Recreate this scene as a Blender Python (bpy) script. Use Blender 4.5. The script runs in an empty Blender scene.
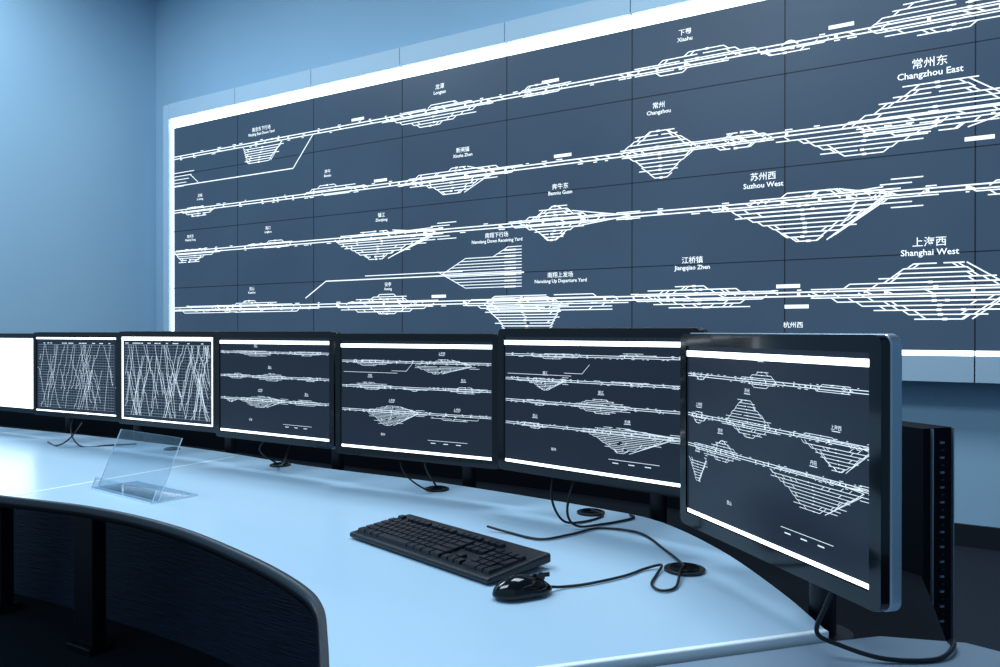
import bpy, bmesh, math, random
from mathutils import Vector, Matrix
random.seed(7)
S = bpy.context.scene
S.view_settings.view_transform = 'Standard'
S.view_settings.look = 'None'
COL = S.collection

# ------------------------------------------------------------------ materials
def mat(name, col, rough=0.5, metal=0.0, emit=None, es=0.0, noise=0.0, nscale=5.0, bump=0.0, bscale=50.0,
        stretch=(1, 1, 1), trans=0.0, ior=1.45, coat=0.0, spec=0.5):
    m = bpy.data.materials.new(name); m.use_nodes = True
    nt = m.node_tree; b = nt.nodes['Principled BSDF']
    b.inputs['Base Color'].default_value = (*col, 1)
    b.inputs['Roughness'].default_value = rough
    b.inputs['Metallic'].default_value = metal
    b.inputs['IOR'].default_value = ior
    b.inputs['Transmission Weight'].default_value = trans
    b.inputs['Coat Weight'].default_value = coat
    b.inputs['Specular IOR Level'].default_value = spec
    if emit:
        b.inputs['Emission Color'].default_value = (*emit, 1)
        b.inputs['Emission Strength'].default_value = es
    tc = nt.nodes.new('ShaderNodeTexCoord'); mp = nt.nodes.new('ShaderNodeMapping')
    mp.inputs['Scale'].default_value = stretch
    nt.links.new(tc.outputs['Object'], mp.inputs['Vector'])
    if noise > 0:
        n = nt.nodes.new('ShaderNodeTexNoise'); n.inputs['Scale'].default_value = nscale
        n.inputs['Detail'].default_value = 4
        nt.links.new(mp.outputs[0], n.inputs['Vector'])
        mx = nt.nodes.new('ShaderNodeMix'); mx.data_type = 'RGBA'
        src = emit if emit else col
        mx.inputs[6].default_value = (*[c * (1 - noise) for c in src], 1)
        mx.inputs[7].default_value = (*[min(1, c * (1 + noise)) for c in src], 1)
        nt.links.new(n.outputs['Fac'], mx.inputs[0])
        nt.links.new(mx.outputs[2], b.inputs['Emission Color' if emit else 'Base Color'])
    if bump > 0:
        n2 = nt.nodes.new('ShaderNodeTexNoise'); n2.inputs['Scale'].default_value = bscale
        nt.links.new(mp.outputs[0], n2.inputs['Vector'])
        bp = nt.nodes.new('ShaderNodeBump'); bp.inputs['Strength'].default_value = bump
        bp.inputs['Distance'].default_value = 0.01
        nt.links.new(n2.outputs['Fac'], bp.inputs['Height'])
        nt.links.new(bp.outputs['Normal'], b.inputs['Normal'])
    return m

M_wall = mat('wall_paint', (.34, .52, .67), .75, noise=.05, nscale=1.2, bump=.05, bscale=200)
M_wallL = mat('side_wall_paint', (.34, .52, .67), .7, noise=.05, nscale=.8, bump=.05, bscale=200)
M_ceil = mat('ceiling_tile', (.5, .6, .7), .9)
M_floor = mat('carpet', (.010, .014, .026), .95, noise=.5, nscale=120, bump=.6, bscale=300)
M_base = mat('skirting_black', (.008, .01, .016), .5)
M_frame = mat('display_frame_paint', (.46, .60, .72), .5)
M_gap = mat('seam_dark', (.004, .006, .012), .6)
M_disp = mat('display_panel_lit', (.010, .014, .022), .35, emit=(.036, .070, .122), es=1.0, noise=.28, nscale=.8, spec=.3)
M_white = mat('lit_track_white', (.3, .3, .3), .5, emit=(.84, .94, 1.0), es=1.2)
M_bar = mat('lit_bar_white', (.5, .5, .5), .5, emit=(.84, .95, 1.0), es=3.4)
M_scr = mat('lcd_dark', (.004, .006, .010), .2, emit=(.011, .018, .032), es=1.0, noise=.2, nscale=3, spec=.3)
M_scrg = mat('lcd_graph', (.004, .006, .010), .2, emit=(.011, .018, .032), es=1.0, noise=.2, nscale=3, spec=.3)
M_lcdw = mat('lcd_line_white', (.2, .2, .2), .4, emit=(.72, .86, .98), es=1.05)
M_lcdg = mat('lcd_grid_grey', (.1, .1, .1), .4, emit=(.10, .14, .19), es=1.0)
M_bezel = mat('gloss_black_bezel', (.002, .003, .005), .10, coat=.2, spec=.4)
M_silver = mat('silver_shell', (.36, .44, .52), .32, metal=.75)
M_blackp = mat('black_plastic', (.004, .006, .011), .38, bump=.1, bscale=400)
M_key = mat('keycap_black', (.006, .008, .014), .3)
M_cable = mat('cable_rubber', (.003, .004, .008), .4)
M_desk = mat('desk_laminate', (.42, .585, .74), .28, noise=.03, nscale=3, spec=.5)
M_desk2 = mat('desk_laminate_grey', (.20, .27, .36), .4, noise=.03, nscale=3)
M_edgew = mat('desk_edge_white', (.92, .97, 1.0), .35)
M_rim = mat('desk_edge_black', (.005, .007, .012), .28)
M_wood = mat('modesty_panel_wood', (.022, .034, .062), .5, noise=.75, nscale=10, stretch=(1, 1, 14), bump=.3, bscale=12)
M_part = mat('console_back_black', (.003, .005, .009), .7, spec=.1)
# clear acrylic: thin sheet, mostly transparent with a light sheen towards grazing angles
M_acryl = bpy.data.materials.new('acrylic_clear'); M_acryl.use_nodes = True
nt = M_acryl.node_tree; nt.nodes.clear()
out = nt.nodes.new('ShaderNodeOutputMaterial'); mxs = nt.nodes.new('ShaderNodeMixShader')
tr = nt.nodes.new('ShaderNodeBsdfTransparent'); gl = nt.nodes.new('ShaderNodeBsdfGlossy'); fr = nt.nodes.new('ShaderNodeLayerWeight')
ml = nt.nodes.new('ShaderNodeMath'); ml.operation = 'MULTIPLY_ADD'; ml.inputs[1].default_value = .22; ml.inputs[2].default_value = .06
tr.inputs[0].default_value = (.95, .98, 1.0, 1); gl.inputs['Roughness'].default_value = .05; fr.inputs['Blend'].default_value = .4
nt.links.new(fr.outputs['Facing'], ml.inputs[0]); nt.links.new(ml.outputs[0], mxs.inputs[0])
nt.links.new(tr.outputs[0], mxs.inputs[1]); nt.links.new(gl.outputs[0], mxs.inputs[2])
nt.links.new(mxs.outputs[0], out.inputs[0])
M_acedge = mat('acrylic_polished_edge', (.80, .92, 1.0), .15)

# ------------------------------------------------------------------ helpers
def link(o, parent=None):
    COL.objects.link(o)
    if parent: o.parent = parent
    return o
def empty(name, loc=(0, 0, 0), rotz=0.0, rotx=0.0):
    e = bpy.data.objects.new(name, None); e.location = loc
    e.rotation_euler = (rotx, 0, rotz); e.empty_display_size = .1
    return link(e)
def mesh_obj(name, verts, faces, mats, parent=None, midx=None, smooth=False):
    me = bpy.data.meshes.new(name); me.from_pydata(verts, [], faces); me.update()
    for m in (mats if isinstance(mats, (list, tuple)) else [mats]): me.materials.append(m)
    if midx:
        for p, i in zip(me.polygons, midx): p.material_index = i
    if smooth:
        for p in me.polygons: p.use_smooth = True
    return link(bpy.data.objects.new(name, me), parent)
def bm_obj(name, bm, mats, parent=None, smooth=False):
    me = bpy.data.meshes.new(name); bm.to_mesh(me); bm.free()
    for m in (mats if isinstance(mats, (list, tuple)) else [mats]): me.materials.append(m)
    if smooth:
        for p in me.polygons: p.use_smooth = True
    return link(bpy.data.objects.new(name, me), parent)
def add_bevel(o, w, seg=2):
    m = o.modifiers.new('bev', 'BEVEL'); m.width = w; m.segments = seg; m.limit_method = 'ANGLE'
    return o
def box(name, c, d, m, parent=None, rz=0.0, bev=0.0, rx=0.0):
    bm = bmesh.new(); bmesh.ops.create_cube(bm, size=1.0)
    for v in bm.verts: v.co = Vector((v.co.x * d[0], v.co.y * d[1], v.co.z * d[2]))
    o = bm_obj(name, bm, m, parent); o.location = c; o.rotation_euler = (rx, 0, rz)
    if bev: add_bevel(o, bev, 3)
    return o
def cyl(name, c, r, h, m, parent=None, seg=32, r2=None, rot=(0, 0, 0), bev=0.0):
    bm = bmesh.new()
    bmesh.ops.create_cone(bm, cap_ends=True, segments=seg, radius1=r, radius2=r if r2 is None else r2, depth=h)
    o = bm_obj(name, bm, m, parent); o.location = c; o.rotation_euler = rot
    if bev: add_bevel(o, bev, 2)
    return o
def catmull(P, n=10):
    out = []; P = [Vector(p) for p in P]
    Q = [2 * P[0] - P[1]] + P + [2 * P[-1] - P[-2]]
    for i in range(1, len(Q) - 2):
        a, b, c, d = Q[i - 1:i + 3]
        for k in range(n):
            t = k / n
            out.append(.5 * ((2 * b) + (c - a) * t + (2 * a - 5 * b + 4 * c - d) * t * t + (3 * b - a - 3 * c + d) * t ** 3))
    out.append(P[-1]); return out
def cable(name, pts, r=.0028, parent=None, m=None):
    cu = bpy.data.curves.new(name, 'CURVE'); cu.dimensions = '3D'; cu.bevel_depth = r; cu.bevel_resolution = 3
    sm = catmull(pts, 8)
    sp = cu.splines.new('POLY'); sp.points.add(len(sm) - 1)
    for p, q in zip(sp.points, sm): p.co = (*q, 1)
    cu.use_fill_caps = True
    cu.materials.append(m or M_cable)
    return link(bpy.data.objects.new(name, cu), parent)
def slab(name, poly, ztop, th, mats, edge_mat, parent=None):
    n = len(poly)
    v = [(x, y, ztop) for x, y in poly] + [(x, y, ztop - th) for x, y in poly]
    f = [list(range(n)), list(range(2 * n - 1, n - 1, -1))]; mi = [0, 1 if len(mats) > 1 else 0]
    for i in range(n):
        j = (i + 1) % n
        f.append([j, i, n + i, n + j]); mi.append(edge_mat(i))
    o = mesh_obj(name, v, f, mats, parent, mi)
    bm = bmesh.new(); bm.from_mesh(o.data); bmesh.ops.recalc_face_normals(bm, faces=bm.faces)
    bm.to_mesh(o.data); bm.free()
    return o
def ribbon_wall(name, pts, z0, z1, th, m, parent=None):
    L = []; R = []
    for i, p in enumerate(pts):
        a = Vector(pts[max(0, i - 1)]); b = Vector(pts[min(len(pts) - 1, i + 1)])
        t = (b - a).normalized(); nrm = Vector((-t.y, t.x))
        L.append(Vector(p)); R.append(Vector(p) + nrm * th)
    poly = [(q.x, q.y) for q in L] + [(q.x, q.y) for q in reversed(R)]
    return slab(name, poly, z1, z1 - z0, [m], lambda i: 0, parent)

class Canvas:
    """flat drawing surface: x right, y down, in metres, on local plane facing -Y"""
    def __init__(s, w, h): s.w = w; s.h = h; s.v = []; s.f = []
    def quad(s, pts):
        n = len(s.v); s.v += [(x, 0, -y) for x, y in pts]; s.f.append([n + i for i in range(len(pts))])
    def rect(s, x0, y0, x1, y1):
        x0 = min(max(x0, 0), s.w); x1 = min(max(x1, 0), s.w)
        if x1 - x0 > 1e-5: s.quad([(x0, y1), (x1, y1), (x1, y0), (x0, y0)])
    def line(s, x0, y0, x1, y1, w):
        x0 = min(max(x0, 0), s.w); x1 = min(max(x1, 0), s.w); y0 = min(max(y0, 0), s.h); y1 = min(max(y1, 0), s.h)
        d = Vector((x1 - x0, y1 - y0))
        if d.length < 1e-5: return
        nn = Vector((-d.y, d.x)).normalized() * w / 2
        s.quad([(x0 + nn.x, y0 + nn.y), (x1 + nn.x, y1 + nn.y), (x1 - nn.x, y1 - nn.y), (x0 - nn.x, y0 - nn.y)])
    def text(s, st, x, y, size, off=.012):
        cu = bpy.data.curves.new('t', 'FONT'); cu.body = st; cu.size = size; cu.align_x = 'CENTER'; cu.resolution_u = 2
        cu.offset = size * off
        o = bpy.data.objects.new('t', cu); COL.objects.link(o)
        bpy.context.view_layer.update()
        dg = bpy.context.evaluated_depsgraph_get(); me = o.evaluated_get(dg).to_mesh()
        n = len(s.v); s.v += [(x + q.co.x, 0, -y + q.co.y) for q in me.vertices]
        s.f += [[n + i for i in p.vertices] for p in me.polygons]
        o.evaluated_get(dg).to_mesh_clear(); bpy.data.objects.remove(o); bpy.data.curves.remove(cu)
    def yard(s, x0, x1, y, nup, ndn, sp, w, rnd, sl=.30, sr=.34, diag=0, sw=1.0):
        """track fan: every siding leaves its neighbour by a short turnout; outline tapers irregularly.
        sl/sr = share of the width eaten by the left/right taper; diag = long parallel lead tracks right"""
        W = x1 - x0
        for sg, n in ((-1, nup), (1, ndn)):
            if n == 0: continue
            a, b = x0, x1; yp = y
            la, lb = W * sl / n, W * sr / n
            for k in range(1, n + 1):
                yy = y + sg * k * sp
                na = a + la * rnd.uniform(.45, 1.6); nb = b - lb * rnd.uniform(.45, 1.6)
                if nb - na < W * .08: break
                s.line(na - sp * 1.3, yp, na, yy, w); s.line(nb + sp * 1.3, yp, nb, yy, w)
                stub0 = W * rnd.uniform(.03, .10) if rnd.random() < .30 else 0
                stub1 = W * rnd.uniform(.03, .14) if rnd.random() < .34 else 0
                r = rnd.random()
                if r < .26:
                    c = na + (nb - na) * rnd.uniform(.35, .65); g = W * .02
                    s.line(na - stub0, yy, c - g, yy, w); s.line(c + g, yy, nb + stub1, yy, w)
                else: s.line(na - stub0, yy, nb + stub1, yy, w)
                if rnd.random() < .45:
                    c = na + (nb - na) * rnd.uniform(.04, .2); s.line(c, yy, c - sp * 1.3, yp, w)
                if rnd.random() < .45:
                    c = nb - (nb - na) * rnd.uniform(.04, .2); s.line(c, yy, c + sp * 1.3, yp, w)
                if rnd.random() < .7:
                    c = (na + nb) / 2 + W * .01 * rnd.uniform(-1, 1); s.rect(c - w * 1.8, yy - w * 1.0, c + w * 1.8, yy + w * 1.0)
                a, b, yp = na, nb, yy
            for q in range(diag):
                o = W * .055 * (q + 1)
                s.line(x1 - o * .2, y + sg * sp * (q * .8), b + W * .03 + o * .4, yp - sg * sp * .5 * q, w)
                s.line(x1 + o, y + sg * sp * (q + 1), x1 - W * .16 + o, y + sg * sp * (q + 1), w)
    def track(s, x0, x1, y, gap, w, rnd, step):
        for sg in (-1, 1):
            s.line(x0, y + sg * gap, x1, y + sg * gap, w)
        x = x0 + step * rnd.random()
        while x < x1:
            sg = rnd.choice((-1, 1))
            s.rect(x, y + sg * gap * 2.1 - w * .4, x + w * rnd.uniform(2, 7), y + sg * gap * 2.1 + w * .4)
            if rnd.random() < .4: s.line(x, y - gap, x + gap * 4, y + gap, w * .8)
            if rnd.random() < .3: s.rect(x, y - gap, x + w * 2.2, y + gap)
            x += step * rnd.uniform(.3, 1.2)
    def obj(s, name, m, parent, off):
        o = mesh_obj(name, s.v, s.f, m, parent); o.location = off; return o

# ------------------------------------------------------------------ camera
EYE = 1.22
cd = bpy.data.cameras.new('camera'); cam = link(bpy.data.objects.new('camera', cd))
cd.sensor_width = 36; cd.lens = 28.8; cam.location = (0, 0, EYE)
cam.rotation_euler = (math.radians(90 - .18), 0, 0); cd.clip_start = .02
S.camera = cam

# ------------------------------------------------------------------ room
ax = Vector((.8441, -.5363)); bk = Vector((.5363, .8441)); rz = math.atan2(ax.y, ax.x)
PW, PH, NC = 1.002, .57, 9
VO = Vector((-3.3315, 8.1216)); VT = EYE + 3.76 * PH
def W2(a, b): return VO + ax * a + bk * b
HT = 4.9
def wallp(name, a0, b0, a1, b1, m, t=.1, z0=0, z1=HT):
    p, q = W2(a0, b0), W2(a1, b1); c = (p + q) / 2; d = q - p
    return box(name, (c.x, c.y, (z0 + z1) / 2), (d.length, t, z1 - z0), m, rz=math.atan2(d.y, d.x))
BW = .18
wallp('wall_back', -.62, BW + .05, 10.9, BW + .05, M_wall)
wallp('wall_left', -.57, BW, -.57, -6.6, M_wallL)
wallp('wall_right', 10.75, BW, 10.75, -6.6, M_wall)
wallp('baseboard_back', -.49, BW - .012, 10.65, BW - .012, M_base, t=.022, z0=0, z1=.125)
wallp('baseboard_left', -.51, BW - .05, -.51, -6.5, M_base, t=.022, z0=0, z1=.125)
c = W2(5.05, -3.2)
box('floor', (c.x, c.y, -.05), (11.7, 7.3, .1), M_floor, rz=rz)
box('ceiling', (c.x, c.y, HT + .05), (11.7, 7.3, .1), M_ceil, rz=rz)

# ------------------------------------------------------------------ video wall
vw = empty('video_wall_display', (VO.x, VO.y, VT), rz)
WT, HTT = NC * PW, 4 * PH
box('display_housing', (WT / 2, .09, -HTT / 2), (WT - .01, .17, HTT - .01), M_gap, vw)
mesh_obj('display_surface', [(0, 0, -HTT), (WT, 0, -HTT), (WT, 0, 0), (0, 0, 0)], [[0, 1, 2, 3]], M_disp, vw)
FT = .15
for i in range(NC):
    box('frame_top_%d' % i, (PW * (i + .5), .07, FT / 2), (PW - .006, .21, FT), M_frame, vw, bev=.003)
    box('frame_bottom_%d' % i, (PW * (i + .5), .07, -HTT - .0725), (PW - .006, .21, .145), M_frame, vw, bev=.003)
box('frame_side_left', (-.045, .07, -HTT / 2), (.09, .21, HTT + .29), M_frame, vw, bev=.003)
box('frame_side_right', (WT + .045, .07, -HTT / 2), (.09, .21, HTT + .29), M_frame, vw, bev=.003)
bars = Canvas(WT, HTT)
bars.rect(0, 0, WT, .165 * PH); bars.rect(0, HTT - .05 * PH, WT, HTT); bars.rect(0, 0, .04, HTT)
bars.obj('window_bars', M_bar, vw, (0, -.0015, 0))
C = Canvas(WT, HTT); rnd = random.Random(11)
lw = .0066
for v0 in (.70, 1.65, 2.38, 3.37):
    C.track(.05, WT - .02, v0 * PH, .012, .0085, rnd, .20)
def yd(a0, a1, v0, nu, nd, sp=.03, w=lw, sl=.3, sr=.34, diag=0):
    C.yard(a0 * PW, a1 * PW, v0 * PH, nu, nd, sp, w, rnd, sl, sr, diag)
# row 1
yd(1.05, 1.95, .72, 1, 0, .026); yd(1.1, 1.6, .74, 0, 7, .022, sl=.1, sr=.35, diag=1)
yd(2.75, 3.95, .70, 3, 6, .023, sl=.5, sr=.65); yd(4.05, 4.6, .70, 2, 1, .024)
yd(5.0, 5.9, .70, 4, 3, .025, sl=.5, sr=.7); yd(5.8, 6.3, .70, 1, 2, .022)
yd(6.4, 7.5, .70, 6, 3, .027, sl=.35, sr=.35); yd(7.9, 8.7, .70, 3, 4)
# row 2
yd(.15, .75, 1.65, 1, 3, .022); yd(1.85, 2.75, 1.65, 4, 3, .022, sl=.6, sr=.7)
yd(2.95, 4.15, 1.65, 2, 2, .022, sl=.3, sr=.3); yd(3.1, 3.9, 1.65, 4, 8, .022, lw, sl=.5, sr=.6, diag=1)
yd(4.75, 5.95, 1.65, 2, 2, .024, sl=.3, sr=.6); yd(4.93, 5.45, 1.65, 6, 7, .026, sl=.45, sr=.4); yd(5.45, 6.0, 1.65, 3, 4, .024, sl=.5, sr=.5)
yd(6.0, 6.9, 1.68, 1, 6, .026, sl=.35, sr=.5); yd(6.33, 7.25, 1.66, 7, 3, .027, lw * 1.05, .45, .35, diag=1); yd(7.7, 8.8, 1.65, 3, 4)
# row 3
yd(.05, .9, 2.38, 2, 6, .020, sl=.2, sr=.75); yd(1.0, 1.85, 2.38, 3, 2, .020, sl=.6, sr=.6)
yd(1.9, 3.5, 2.38, 1, 1, .024); yd(2.2, 3.35, 2.38, 3, 11, .021, lw, sl=.5, sr=.62, diag=3)
yd(3.9, 5.0, 2.38, 3, 3, .023, sl=.3, sr=.5, diag=1); yd(4.15, 4.7, 2.38, 6, 8, .022, sl=.5, sr=.55)
yd(5.45, 6.8, 2.38, 2, 3, .026, sl=.35, sr=.3); yd(5.55, 6.58, 2.38, 3, 12, .027, lw * 1.05, .62, .52, diag=3)
yd(6.95, 7.6, 2.38, 2, 3, .025); yd(7.9, 8.8, 2.38, 3, 6, .034)
# row 4
yd(.1, 2.0, 3.37, 1, 2, .022, sl=.1, sr=.1); yd(.45, 1.7, 3.37, 4, 5, .020, sl=.7, sr=.7)
yd(2.15, 3.45, 3.37, 2, 3, .021, sl=.3, sr=.3); yd(2.55, 3.15, 3.37, 4, 4, .020, sl=.4, sr=.4)
yd(3.5, 5.0, 3.38, 2, 3, .022, sl=.2, sr=.2); yd(3.8, 4.45, 3.4, 2, 9, .021, sl=.25, sr=.12)
yd(4.85, 6.05, 3.37, 2, 3, .023, sl=.3, sr=.3); yd(5.1, 5.8, 3.37, 5, 4, .023, sl=.55, sr=.6)
yd(6.05, 7.6, 3.37, 2, 4, .026, lw, .25, .2); yd(6.4, 7.2, 3.37, 6, 6, .026, lw * 1.05, .45, .35, diag=1); yd(7.7, 8.7, 3.37, 3, 3)
# Nanxiang receiving yard and connecting lines
C.line(1.9 * PW, 3.25 * PH, 2.15 * PW, 3.0 * PH, .009); C.line(2.15 * PW, 3.0 * PH, 4.15 * PW, 3.0 * PH, .009)
C.line(2.6 * PW, 2.95 * PH, 3.6 * PW, 2.95 * PH, lw)
for k in range(14):
    x0 = 3.40 + .045 * abs(k - 8) + (.25 if k < 3 else 0); yy = (2.66 + .040 * k) * PH
    C.line(x0 * PW, yy, 4.13 * PW, yy, lw * .85); C.line(x0 * PW, yy, (x0 - .04) * PW, yy + .022 * (1 if k < 8 else -1), lw * .85)
    if k % 2: C.rect(3.98 * PW, yy - .006, 4.08 * PW, yy + .006)
C.line(.05, 1.03 * PH, .3, 1.03 * PH, lw); C.line(.3, 1.03 * PH, .42, 1.18 * PH, lw); C.line(.05, 1.2 * PH, 1.75, 1.2 * PH, .009)
C.line(1.75, 1.2 * PH, 2.0, .72 * PH, .009)
for k in range(5): C.line(.05, (.97 + .06 * k) * PH, .36 - .04 * k, (.97 + .06 * k) * PH, lw)
for a, v0 in ((2.45, .60), (4.3, .58), (6.25, .58), (2.7, 1.55), (4.4, 1.54), (5.95, 3.26), (6.95, 1.9), (3.3, 3.26), (6.0, 3.48)):
    C.rect(a * PW, v0 * PH, (a + .14) * PW, (v0 + .04) * PH)
labels = [('南京东下行场', 'Nanjing East Down Yard', 1.33, .50, .75), ('龙潭', 'Longtan', 3.38, .41, .8), ('下蜀', 'Xiashu', 5.37, .36, .8),
          ('常州东', 'Changzhou East', 6.78, 1.16, 1.08), ('常州', 'Changzhou', 5.19, 1.15, .8), ('新闸镇', 'Xinzha Zhen', 3.6, 1.33, .75),
          ('奔牛', 'Benniu', 2.17, 1.35, .65), ('吕城', 'Lvcheng', .45, 1.44, .62), ('南京东', 'Nanjing Dong', .3, 2.13, .62), ('陵口', 'Lingkou', 1.42, 2.12, .62),
          ('镇江', 'Zhenjiang', 2.78, 2.10, .7), ('奔牛东', 'Benniu Guan', 4.45, 1.97, .8), ('苏州西', 'Suzhou West', 5.87, 2.11, .95),
          ('南翔下行场', 'Nanxiang Down Receiving Yard', 3.91, 2.52, .75), ('南翔上发场', 'Nanxiang Up Departure Yard', 4.45, 3.08, .75),
          ('昆山', 'Kunshan', 1.2, 3.09, .62), ('安亭', 'Anting', 2.85, 3.11, .65), ('江桥镇', 'Jiangqiao Zhen', 5.42, 2.98, .85),
          ('上海西', 'Shanghai West', 6.78, 2.92, 1.03), ('杭州西', '', 6.05, 3.72, .7), ('丹阳', 'Danyang', 8.2, .4, 1.0), ('无锡', 'Wuxi', 8.2, 1.3, 1.0)]
for cn, en, a, v0, sz in labels:
    C.text(cn, a * PW, v0 * PH, .056 * sz, .004)
    if en: C.text(en, a * PW, v0 * PH + .052 * sz, .047 * sz, .012)
C.obj('track_diagram', M_white, vw, (0, -.003, 0))
G = Canvas(WT, HTT)
for i in range(1, NC): G.rect(i * PW - .0035, 0, i * PW + .0035, HTT)
for j in range(1, 4): G.rect(0, j * PH - .003, WT, j * PH + .003)
G.obj('panel_seams', M_gap, vw, (0, -.0025, 0))

# ------------------------------------------------------------------ desk
DZ = EYE - .47
back = [(-3.3, 4.36), (-2.45, 3.92), (-1.62, 3.46), (-1.10, 3.12), (-.69, 2.80), (-.25, 2.52), (0, 2.335), (.266, 2.115), (.394, 1.97), (.472, 1.717), (.505, 1.45), (.512, 1.262)]
front = [(-.22, 1.035), (-.262, 1.217), (-.305, 1.372), (-.375, 1.498), (-.525, 1.679), (-.767, 1.918), (-1.06, 2.124), (-1.43, 2.29), (-2.6, 2.78)]
bp_ = [(p.x, p.y) for p in catmull([Vector((*q, 0)) for q in back], 6)]
fp_ = [(p.x, p.y) for p in catmull([Vector((*q, 0)) for q in front], 6)]
poly = bp_ + fp_; nb = len(bp_)
desk = empty('curved_console_desk', (0, 0, 0))
dt = slab('desktop', poly, DZ, .034, [M_desk, M_rim, M_edgew], lambda i: 2 if i == nb - 1 else 1, desk)
nose = [(x, y, DZ - .016) for x, y in fp_[:-2]]
cable('edge_nosing', nose, .0165, desk, M_rim)
pa, pb = Vector((.512, 1.262)), Vector((-.22, 1.035)); d = pb - pa; cc = (pa + pb) / 2
box('edge_lipping', (cc.x + .002, cc.y - .006, DZ - .0165), (d.length, .012, .0345), M_edgew, desk, rz=math.atan2(d.y, d.x), bev=.003)
p, q = Vector((-1.385, 2.29)), Vector((-.996, 2.984)); d = q - p; cc = (p + q) / 2
box('section_seam', (cc.x, cc.y, DZ + .0004), (d.length, .009, .001), M_edgew, desk, rz=math.atan2(d.y, d.x))
mp_ = [(x - .05, y - .07) for x, y in bp_[:-8]]
ribbon_wall('modesty_panel', mp_, 0.0, DZ - .034, .02, M_wood, desk)
for i, (x, y) in enumerate(((-1.57, 3.06), (-2.19, 3.5), (-.12, 1.75), (.3, 1.42))):
    a = -.55
    box('leg_%d' % i, (x, y, (DZ - .034) / 2 + .015), (.12, .06, DZ - .034 - .03), M_blackp, desk, rz=a, bev=.006)
    box('foot_%d' % i, (x, y, .015), (.15, .10, .03), M_blackp, desk, rz=a, bev=.005)
    box('bracket_%d' % i, (x, y, DZ - .05), (.09, .5, .03), M_blackp, desk, rz=a, bev=.004)

d2 = empty('adjoining_desk', (0, 0, 0))
poly2 = [(-.18, 1.02), (.526, 1.243), (.60, 1.262), (.72, 1.235), (.80, 1.15), (.83, .98), (.80, .55), (.2, .50), (-.15, .62)]
slab('desktop', poly2, DZ - .012, .034, [M_desk2, M_rim, M_edgew], lambda i: 1, d2)
for i, (x, y) in enumerate(((.05, .75), (.65, .75), (.62, 1.1))):
    box('leg_%d' % i, (x, y, (DZ - .046) / 2), (.06, .06, DZ - .046), M_blackp, d2, bev=.004)

# dark trough + console back
con = empty('console_back_housing', (0, 0, 0))
part = [(-3.1, 4.62), (-2.3, 4.16), (-1.5, 3.70), (-.9, 3.28), (-.35, 2.94), (.1, 2.66), (.5, 2.36), (.76, 2.02), (.90, 1.70)]
pp = [(p.x, p.y) for p in catmull([Vector((*q, 0)) for q in part], 5)]
ribbon_wall('panel', pp, 0, 1.012, .085, M_part, con)
ex, ey = pp[-1]; t = (Vector(pp[-1]) - Vector(pp[-2])).normalized(); nrm = Vector((-t.y, t.x)); ea = math.atan2(t.y, t.x)
for k, off in enumerate((.022, .084)):
    q = Vector((ex, ey)) + nrm * off + t * .003
    box('end_trim_%d' % k, (q.x, q.y, .507), (.006, .003, 1.008), M_silver, con, rz=ea)
q = Vector((ex, ey)) + nrm * .053 + t * .002
for k in range(26):
    box('vent_%d' % k, (q.x, q.y, .58 + k * .016), (.004, .010, .004), M_desk2 if k % 2 else M_blackp, con, rz=ea)
trough = [(x + .004, y + .004) for x, y in bp_] + [(.74, 1.32), (.84, 1.56)] + [(x - .006, y - .004) for x, y in reversed(pp)]
slab('cable_trough', trough, DZ - .05, .02, [M_part], lambda i: 0, con)

# ------------------------------------------------------------------ monitors
def rrect(w, h, r, n=6):
    pts = []
    for cx, cz, a0 in ((w / 2 - r, h / 2 - r, 0), (-w / 2 + r, h / 2 - r, 90), (-w / 2 + r, -h / 2 + r, 180), (w / 2 - r, -h / 2 + r, 270)):
        for k in range(n + 1):
            a = math.radians(a0 + 90 * k / n); pts.append((cx + r * math.cos(a), cz + r * math.sin(a)))
    return pts
def prism(name, w, h, r, y0, y1, m, parent, hole=None, bev=0.0, taper=1.0):
    P = rrect(w, h, r); n = len(P)
    v = [(x, y0, z) for x, z in P] + [(x * taper, y1, z * taper) for x, z in P]; f = []
    for i in range(n):
        j = (i + 1) % n; f.append([i, j, n + j, n + i])
    f.append(list(range(n, 2 * n)))
    if hole:
        hw, hh, hr = hole; Q = rrect(hw, hh, hr)
        b = len(v); v += [(x, y0, z) for x, z in Q]; b2 = len(v); v += [(x, y0 + .004, z) for x, z in Q]
        for i in range(n):
            j = (i + 1) % n; f.append([i, b + i, b + j, j]); f.append([b + i, b2 + i, b2 + j, b + j])
    else: f.append(list(range(n - 1, -1, -1)))
    o = mesh_obj(name, v, f, m, parent)
    bm = bmesh.new(); bm.from_mesh(o.data); bmesh.ops.recalc_face_normals(bm, faces=bm.faces); bm.to_mesh(o.data); bm.free()
    if bev: add_bevel(o, bev, 2)
    return o
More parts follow.
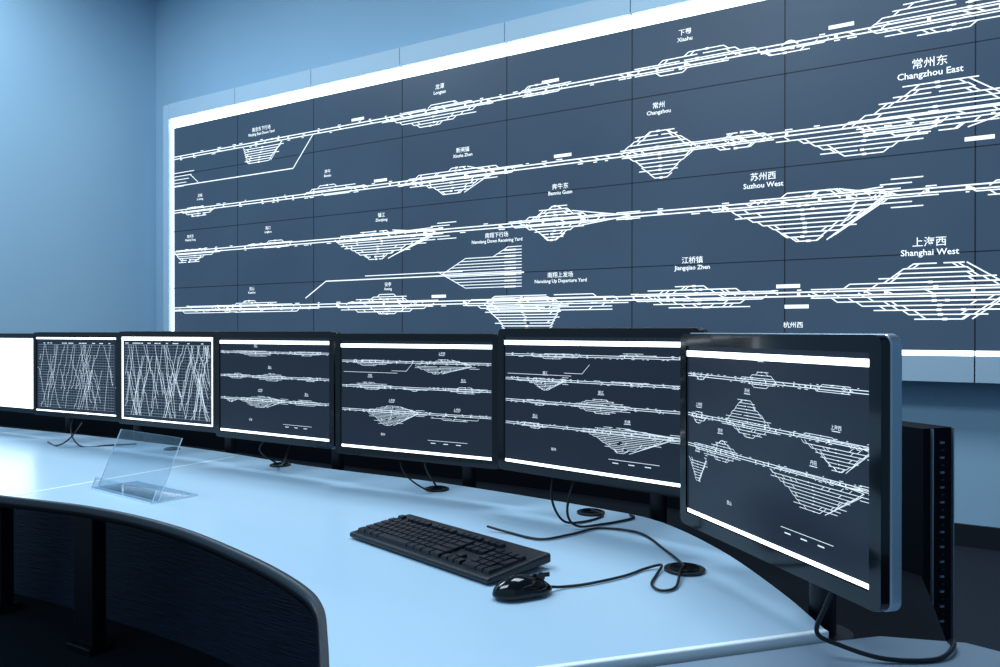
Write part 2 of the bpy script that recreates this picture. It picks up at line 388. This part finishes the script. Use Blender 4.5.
def monitor(L, R, top, H, content, seed, b=.020, bot=.021, arm=.30):
    L = Vector(L); R = Vector(R); d = R - L; Wd = d.length; cxy = (L + R) / 2
    zc_ = top - H / 2
    e = empty('computer_monitor', (cxy.x, cxy.y, zc_), math.atan2(d.y, d.x))
    iw, ih = Wd - 2 * b, H - b - bot
    prism('bezel', Wd, H, .014, 0, .014, M_bezel, e, hole=(iw, ih, .002))
    prism('shell', Wd + .003, H + .003, .016, .0142, .034, M_silver if content == 'D' else M_blackp, e, bev=.003)
    prism('back_cover', Wd * .9, H * .88, .04, .034, .06, M_blackp, e, taper=.82)
    mesh_obj('screen', [(-iw / 2, 0, -ih / 2), (iw / 2, 0, -ih / 2), (iw / 2, 0, ih / 2), (-iw / 2, 0, ih / 2)], [[0, 1, 2, 3]],
             M_bar if content == 'white' else (M_scrg if content[0] == 'g' else M_scr), e).location = (0, .0036, 0)
    box('arm_plate', (0, .066, 0), (.11, .012, .11), M_blackp, e, bev=.003)
    box('arm_bar', (0, .072 + (arm - .072) / 2, -.03), (.05, arm - .072, .04), M_blackp, e, bev=.005)
    zb = .7005 - zc_
    cyl('arm_post', (0, arm, zb / 2), .022, -zb, M_blackp, e)
    cyl('arm_foot', (0, arm, zb + .006), .05, .012, M_blackp, e, bev=.002)
    rr = random.Random(seed); Cn = Canvas(iw, ih); Br = Canvas(iw, ih)
    if content == 'white': return e
    if content.startswith('graph'):
        dense = content == 'graph2'
        m_ = .016; Gr = Canvas(iw, ih)
        Br.rect(0, 0, iw, .007 if not dense else .013)
        Br.rect(0, ih - .005, iw, ih)
        if dense: Br.rect(0, 0, .008, ih); Br.rect(iw - .008, 0, iw, ih)
        top_ = .030; bt = ih - .018
        for k in range(26):
            y = top_ + (bt - top_) * k / 25; Gr.line(m_, y, iw - m_, y, .0016 if k % 4 else .0026)
        for k in range(30):
            x = m_ + (iw - 2 * m_) * k / 29; Gr.line(x, top_, x, bt, .0010)
        for k in range(60 if dense else 40):     # train paths: steep threads running top to bottom with stops
            x = rr.uniform(m_, iw - m_); y = top_ + rr.choice((0, 0, .04, .1)); dr = rr.choice((-1, 1)); sl = rr.uniform(.12, .42) * dr
            ye = bt - rr.choice((0, 0, .03, .08))
            while y < ye:
                y2 = min(ye, y + rr.uniform(.02, .06)); x2 = x + sl * (y2 - y)
                if m_ < x < iw - m_ and m_ < x2 < iw - m_: Cn.line(x, y, x2, y2, .0015 if dense else .0012)
                if rr.random() < .35: Cn.line(x2, y2, x2 + .006 * dr, y2, .0013); x2 += .006 * dr
                x = x2; y = y2
        for k in range(22):
            x = rr.uniform(m_, iw - m_ - .02); Cn.rect(x, top_ - .008, x + .012, top_ - .005)
        Gr.obj('screen_grid', M_lcdg, e, (-iw / 2, .0033, ih / 2))
    else:
        Br.rect(.0, .009, iw, .020); Br.rect(.003, ih - .009, iw - .003, ih - .002)
        if content == 'A':
            T = [.15, .40, .64]; Yd = [(.02, .3, .15, 1, 1), (.15, .55, .15, 2, 4), (.6, .95, .15, 2, 2), (.06, .3, .40, 2, 2), (.30, .66, .40, 4, 4), (.7, .97, .40, 2, 2), (.03, .2, .64, 1, 2), (.18, .6, .64, 4, 6), (.64, .97, .64, 3, 4)]
        elif content == 'B':
            T = [.19, .42, .64]; Yd = [(.08, .35, .19, 2, 2), (.42, .97, .21, 2, 1), (.50, .88, .21, 4, 7), (.04, .38, .42, 4, 2), (.42, .66, .42, 1, 2), (.68, .97, .42, 3, 2), (.1, .6, .64, 1, 2), (.18, .54, .64, 4, 10), (.6, .97, .66, 2, 4)]
        elif content == 'C':
            T = [.14, .33, .50, .68]; Yd = [(.12, .5, .14, 2, 2), (.62, .92, .14, 2, 1), (.05, .42, .33, 1, 2), (.14, .36, .33, 1, 7), (.58, .87, .33, 2, 1), (.10, .34, .50, 2, 2), (.38, .74, .50, 4, 4), (.08, .3, .68, 2, 3), (.40, .98, .68, 2, 2), (.47, .92, .68, 3, 10)]
        else:
            T = [.17, .405, .585]; Yd = [(.02, .16, .16, 1, 2), (.28, .70, .17, 2, 1), (.38, .60, .17, 4, 3), (.70, .99, .17, 2, 2), (.02, .16, .40, 1, 4), (.20, .64, .405, 2, 2), (.28, .54, .405, 7, 4), (.64, 1.0, .42, 2, 2), (.72, 1.0, .42, 2, 7),
                                       (.03, .4, .585, 2, 2), (.12, .36, .585, 4, 4), (.48, 1.0, .60, 2, 2), (.54, .98, .60, 2, 11), (.02, .14, .66, 1, 8)]
        names = ['镇江', '常州', '苏州', '无锡', '丹阳', '昆山', '上海西']
        big = content == 'D'
        k_ = .0010 if not big else .0009; sp = .0040 if not big else .0052
        for y in T: Cn.track(.004, iw - .004, y * ih, .0021, k_ * 1.35, rr, .026)
        for a, b_, y, nu, nd in Yd:
            Cn.yard(a * iw, b_ * iw, y * ih, round(nu * 1.25), round(nd * 1.3), sp, k_, rr, rr.uniform(.45, .65), rr.uniform(.45, .7), 2 if nd > 5 else 0)
            if nu + nd > 4:
                Cn.text(rr.choice(names), (a + b_) / 2 * iw, y * ih - nu * sp * 1.25 - .010, .0078, .002)
                Cn.rect((a + b_) / 2 * iw - .009, y * ih - nu * sp * 1.25 - .0080, (a + b_) / 2 * iw + .009, y * ih - nu * sp * 1.25 - .0068)
        if content in 'BC':
            Cn.line(.36 * iw, .27 * ih, .46 * iw, .27 * ih, k_); Cn.line(.46 * iw, .27 * ih, .50 * iw, .20 * ih, k_)
            Cn.line(.02 * iw, .29 * ih, .40 * iw, .29 * ih, k_)
        Cn.line(.60 * iw, .87 * ih, .85 * iw, .87 * ih, k_)
        for q in range(3): Cn.rect((.62 + .08 * q) * iw, .89 * ih, (.65 + .08 * q) * iw, .896 * ih)
        Cn.text(rr.choice(names), .3 * iw, .86 * ih, .008, .002)
    Cn.obj('screen_drawing', M_lcdw, e, (-iw / 2, .0030, ih / 2))
    Br.obj('screen_bars', M_bar, e, (-iw / 2, .0025, ih / 2))
    return e
monitor((-2.48, 3.76), (-1.985, 3.47), 1.208, .35, 'white', 1)
monitor((-1.985, 3.40), (-1.49, 3.13), 1.214, .35, 'graph1', 2)
monitor((-1.475, 3.09), (-.992, 2.80), 1.218, .355, 'graph2', 3)
monitor((-.978, 2.75), (-.507, 2.44), 1.218, .36, 'A', 4)
monitor((-.496, 2.41), (-.004, 2.12), 1.212, .36, 'B', 5)
monitor((-.005, 2.055), (.417, 1.66), 1.226, .36, 'C', 6)
monitor((.356, 1.58), (.505, 1.06), 1.215, .372, 'D', 7, b=.022, bot=.026, arm=.12)

# ------------------------------------------------------------------ keyboard
ka = math.atan2(-.73, .68)
kb = empty('keyboard', (-.120, 1.697, DZ + .0008), ka)
KL, KW = .47, .17
zf, zr = .014, .030
v = [(-KL/2, -KW/2, .002), (KL/2, -KW/2, .002), (KL/2, KW/2, .010), (-KL/2, KW/2, .010), (-KL/2, -KW/2, zf), (KL/2, -KW/2, zf), (KL/2, KW/2, zr), (-KL/2, KW/2, zr)]
f = [[3, 2, 1, 0], [4, 5, 6, 7], [0, 1, 5, 4], [1, 2, 6, 5], [2, 3, 7, 6], [3, 0, 4, 7]]
o = mesh_obj('case', v, f, M_blackp, kb); add_bevel(o, .005, 3)
for sx in (-1, 1):
    box('foot_%d' % sx, (sx * .19, .07, .006), (.03, .015, .012), M_blackp, kb)
    box('pad_%d' % sx, (sx * .19, -.07, .0015), (.03, .012, .003), M_blackp, kb)
vs = []; fs = []
def keycap(x, y, w, h):
    z = zf + (zr - zf) * ((y + KW / 2) / KW); hh = .0075; n = len(vs); i = .0022
    g = .0009
    for (a, b, c_) in ((x + g, y + g, z - .001), (x + w - g, y + g, z - .001), (x + w - g, y + h - g, z - .001), (x + g, y + h - g, z - .001),
                     (x + i, y + i, z + hh), (x + w - i, y + i, z + hh), (x + w - i, y + h - i, z + hh + .001), (x + i, y + h - i, z + hh + .001)):
        vs.append((a, b, c_))
    for q in ([4, 5, 6, 7], [0, 1, 5, 4], [1, 2, 6, 5], [2, 3, 7, 6], [3, 0, 4, 7]): fs.append([n + t for t in q])
u = .0196; x0 = -KL / 2 + .011; y0 = -KW / 2 + .014; kh = .0205
rows = [[1.5, 1.25, 1.25, 5.5, 1.25, 1.25, 1.5, 1.5], [2.25] + [1] * 10 + [2.75], [1.75] + [1] * 11 + [2.25], [1.5] + [1] * 12 + [1.5], [1] * 13 + [2]]
for r, row in enumerate(rows):
    x = x0
    for w in row: keycap(x, y0 + r * kh, w * u, kh); x += w * u
yf = y0 + 5 * kh + .008
x = x0; keycap(x, yf, u, kh * .85); x += 2 * u
for g in range(3):
    for k in range(4): keycap(x, yf, u, kh * .85); x += u
    x += u * .5
xn = x0 + 15 * u + .007
for k in range(3):
    keycap(xn + k * u, yf, u, kh * .85); keycap(xn + k * u, y0 + 4 * kh, u, kh); keycap(xn + k * u, y0 + 3 * kh, u, kh); keycap(xn + k * u, y0, u, kh)
keycap(xn + u, y0 + kh, u, kh)
xp = xn + 3 * u + .007
for r in range(1, 5):
    for k in range(3): keycap(xp + k * u, y0 + r * kh, u, kh)
keycap(xp, y0, 2 * u, kh); keycap(xp + 2 * u, y0, u, kh)
keycap(xp + 3 * u, y0, u, 2 * kh); keycap(xp + 3 * u, y0 + 2 * kh, u, 2 * kh); keycap(xp + 3 * u, y0 + 4 * kh, u, kh)
o = mesh_obj('keycaps', vs, fs, M_key, kb); add_bevel(o, .0008, 2)
cz = DZ + .004
cable('keyboard_cable', [(-.030, 1.875, DZ + .012), (.02, 1.85, cz), (.09, 1.79, cz), (.16, 1.83, cz), (.236, 1.889, cz), (.3225, 1.843, cz), (.351, 1.701, cz), (.358, 1.60, cz + .006), (.362, 1.567, DZ + .008)])

# ------------------------------------------------------------------ mouse
ms = empty('computer_mouse', (.040, 1.415, DZ), math.atan2(.045, .108))
bm = bmesh.new(); bmesh.ops.create_uvsphere(bm, u_segments=40, v_segments=24, radius=1)
for v_ in bm.verts:
    x, y, z = v_.co
    wx = .057; wy = .031 * (1 - .10 * x) * (1 - .06 * math.cos(x * 5))
    v_.co = (x * wx, y * wy, .008 + z * (.031 * (1 - .25 * x * x) * (1 - .18 * x)) if z > 0 else .008 + z * .007)
bm_obj('shell', bm, M_bezel, ms, smooth=True)
box('button_split', (.036, 0, .0335), (.034, .0012, .008), M_gap, ms, rx=0)
cyl('scroll_wheel', (.034, 0, .031), .009, .007, M_blackp, ms, rot=(math.pi / 2, 0, 0), bev=.001)
cable('mouse_cable', [(.090, 1.437, DZ + .010), (.115, 1.456, cz), (.166, 1.475, cz), (.238, 1.522, cz), (.284, 1.567, cz), (.318, 1.575, cz + .005), (.300, 1.53, cz), (.279, 1.47, cz), (.290, 1.435, cz), (.32, 1.455, cz), (.345, 1.53, cz + .006), (.358, 1.562, DZ + .008)], r=.0026)

for x, y, r in ((.362, 1.567, .040), (-.186, 2.365, .036), (-.767, 2.79, .036), (.234, 2.06, .036), (-1.30, 3.17, .03)):
    g = empty('cable_grommet', (x, y, DZ + .0006))
    cyl('flange', (0, 0, .0025), r, .005, M_blackp, g, bev=.001)
    cyl('cap', (0, 0, .006), r * .72, .004, M_bezel, g, bev=.001)
zc = DZ + .004
cable('monitor_cable', [(-.20, 2.33, .90), (-.215, 2.29, .84), (-.19, 2.33, .775), (-.186, 2.365, .760)], r=.003)
cable('monitor_cable', [(-.30, 2.38, .90), (-.28, 2.30, .82), (-.22, 2.31, .765), (-.19, 2.36, .760)], r=.0025)
cable('monitor_cable', [(-.74, 2.68, .90), (-.80, 2.66, .83), (-.77, 2.74, .77), (-.767, 2.79, .760)], r=.003)
cable('monitor_cable', [(-.68, 2.66, .90), (-.70, 2.60, .80), (-.75, 2.72, .765), (-.77, 2.78, .760)], r=.0025)
cable('monitor_cable', [(.14, 1.98, .90), (.125, 1.95, .82), (.15, 1.93, zc + .01), (.20, 1.95, zc), (.26, 2.02, zc), (.234, 2.06, .760)], r=.003)
cable('monitor_cable', [(.19, 1.93, .90), (.16, 1.90, .80), (.18, 1.89, zc + .006), (.25, 1.93, zc), (.33, 1.99, zc), (.33, 2.03, zc)], r=.003)
cable('monitor_cable', [(-1.74, 3.32, .92), (-1.76, 3.28, .82), (-1.70, 3.24, zc), (-1.6, 3.26, zc), (-1.5, 3.30, zc)], r=.003)
cable('monitor_cable', [(-1.68, 3.32, .92), (-1.72, 3.22, .80), (-1.80, 3.25, zc), (-1.9, 3.36, zc)], r=.003)
z2 = DZ - .012 + .004
mc = cable('monitor_cable', [(.492, 1.16, .865), (.475, 1.165, .82), (.468, 1.18, .775), (.50, 1.175, zc + .004), (.56, 1.16, z2 + .002), (.64, 1.165, z2), (.69, 1.215, z2 + .005), (.70, 1.30, DZ - .045)], r=.0035)
box('plug', (.492, 1.155, .856), (.014, .014, .03), M_silver, mc, bev=.002)

# ------------------------------------------------------------------ acrylic sign holder
sg = empty('acrylic_sign_holder', (-1.055, 2.300, DZ + .0005), math.atan2(-.235, .304))
def sheet(name, pts, th, nrm):
    n = Vector(nrm).normalized() * th
    v = [Vector(p) for p in pts] + [Vector(p) + n for p in pts]
    f = [[3, 2, 1, 0], [4, 5, 6, 7], [0, 1, 5, 4], [1, 2, 6, 5], [2, 3, 7, 6], [3, 0, 4, 7]]
    o = mesh_obj(name, [tuple(p) for p in v], f, [M_acryl, M_acedge], sg, [0, 0, 1, 1, 1, 1])
    bm = bmesh.new(); bm.from_mesh(o.data); bmesh.ops.recalc_face_normals(bm, faces=bm.faces); bm.to_mesh(o.data); bm.free()
hw = .17
sheet('leaning_face', [(-hw, -.02, .004), (hw, -.02, .004), (hw, .05, .17), (-hw, .05, .17)], .0035, (0, 1, -.4))
sheet('base_plate', [(-hw, -.02, .0005), (hw, -.02, .0005), (hw, .10, .0005), (-hw, .10, .0005)], .004, (0, 0, 1))
sheet('front_lip', [(-hw, -.038, .0045), (hw, -.038, .0045), (hw, -.026, .035), (-hw, -.026, .035)], .003, (0, 1, -.3))
sheet('front_foot', [(-hw, -.04, .0005), (hw, -.04, .0005), (hw, -.0205, .0005), (-hw, -.0205, .0005)], .004, (0, 0, 1))

# ------------------------------------------------------------------ lights
def area(name, a, b, z, sx, sy, e, tilt=(0, 0)):
    q = W2(a, b)
    ld = bpy.data.lights.new(name, 'AREA'); ld.shape = 'RECTANGLE'; ld.size = sx; ld.size_y = sy
    ld.energy = e; ld.color = (.73, .90, 1.0)
    o = link(bpy.data.objects.new(name, ld)); o.location = (q.x, q.y, z); o.rotation_euler = (tilt[0], tilt[1], rz)
    return o
area('ceiling_light', 1.2, -2.4, 4.8, 2.4, 1.2, 118)
area('ceiling_light', 6.0, -2.4, 4.8, 2.4, 1.2, 125)
area('ceiling_light', 4.0, -5.2, 4.8, 3.0, 1.2, 170)
w = bpy.data.worlds.new('room_ambient'); S.world = w; w.use_nodes = True
w.node_tree.nodes['Background'].inputs[0].default_value = (.41, .68, .94, 1)
w.node_tree.nodes['Background'].inputs[1].default_value = .52
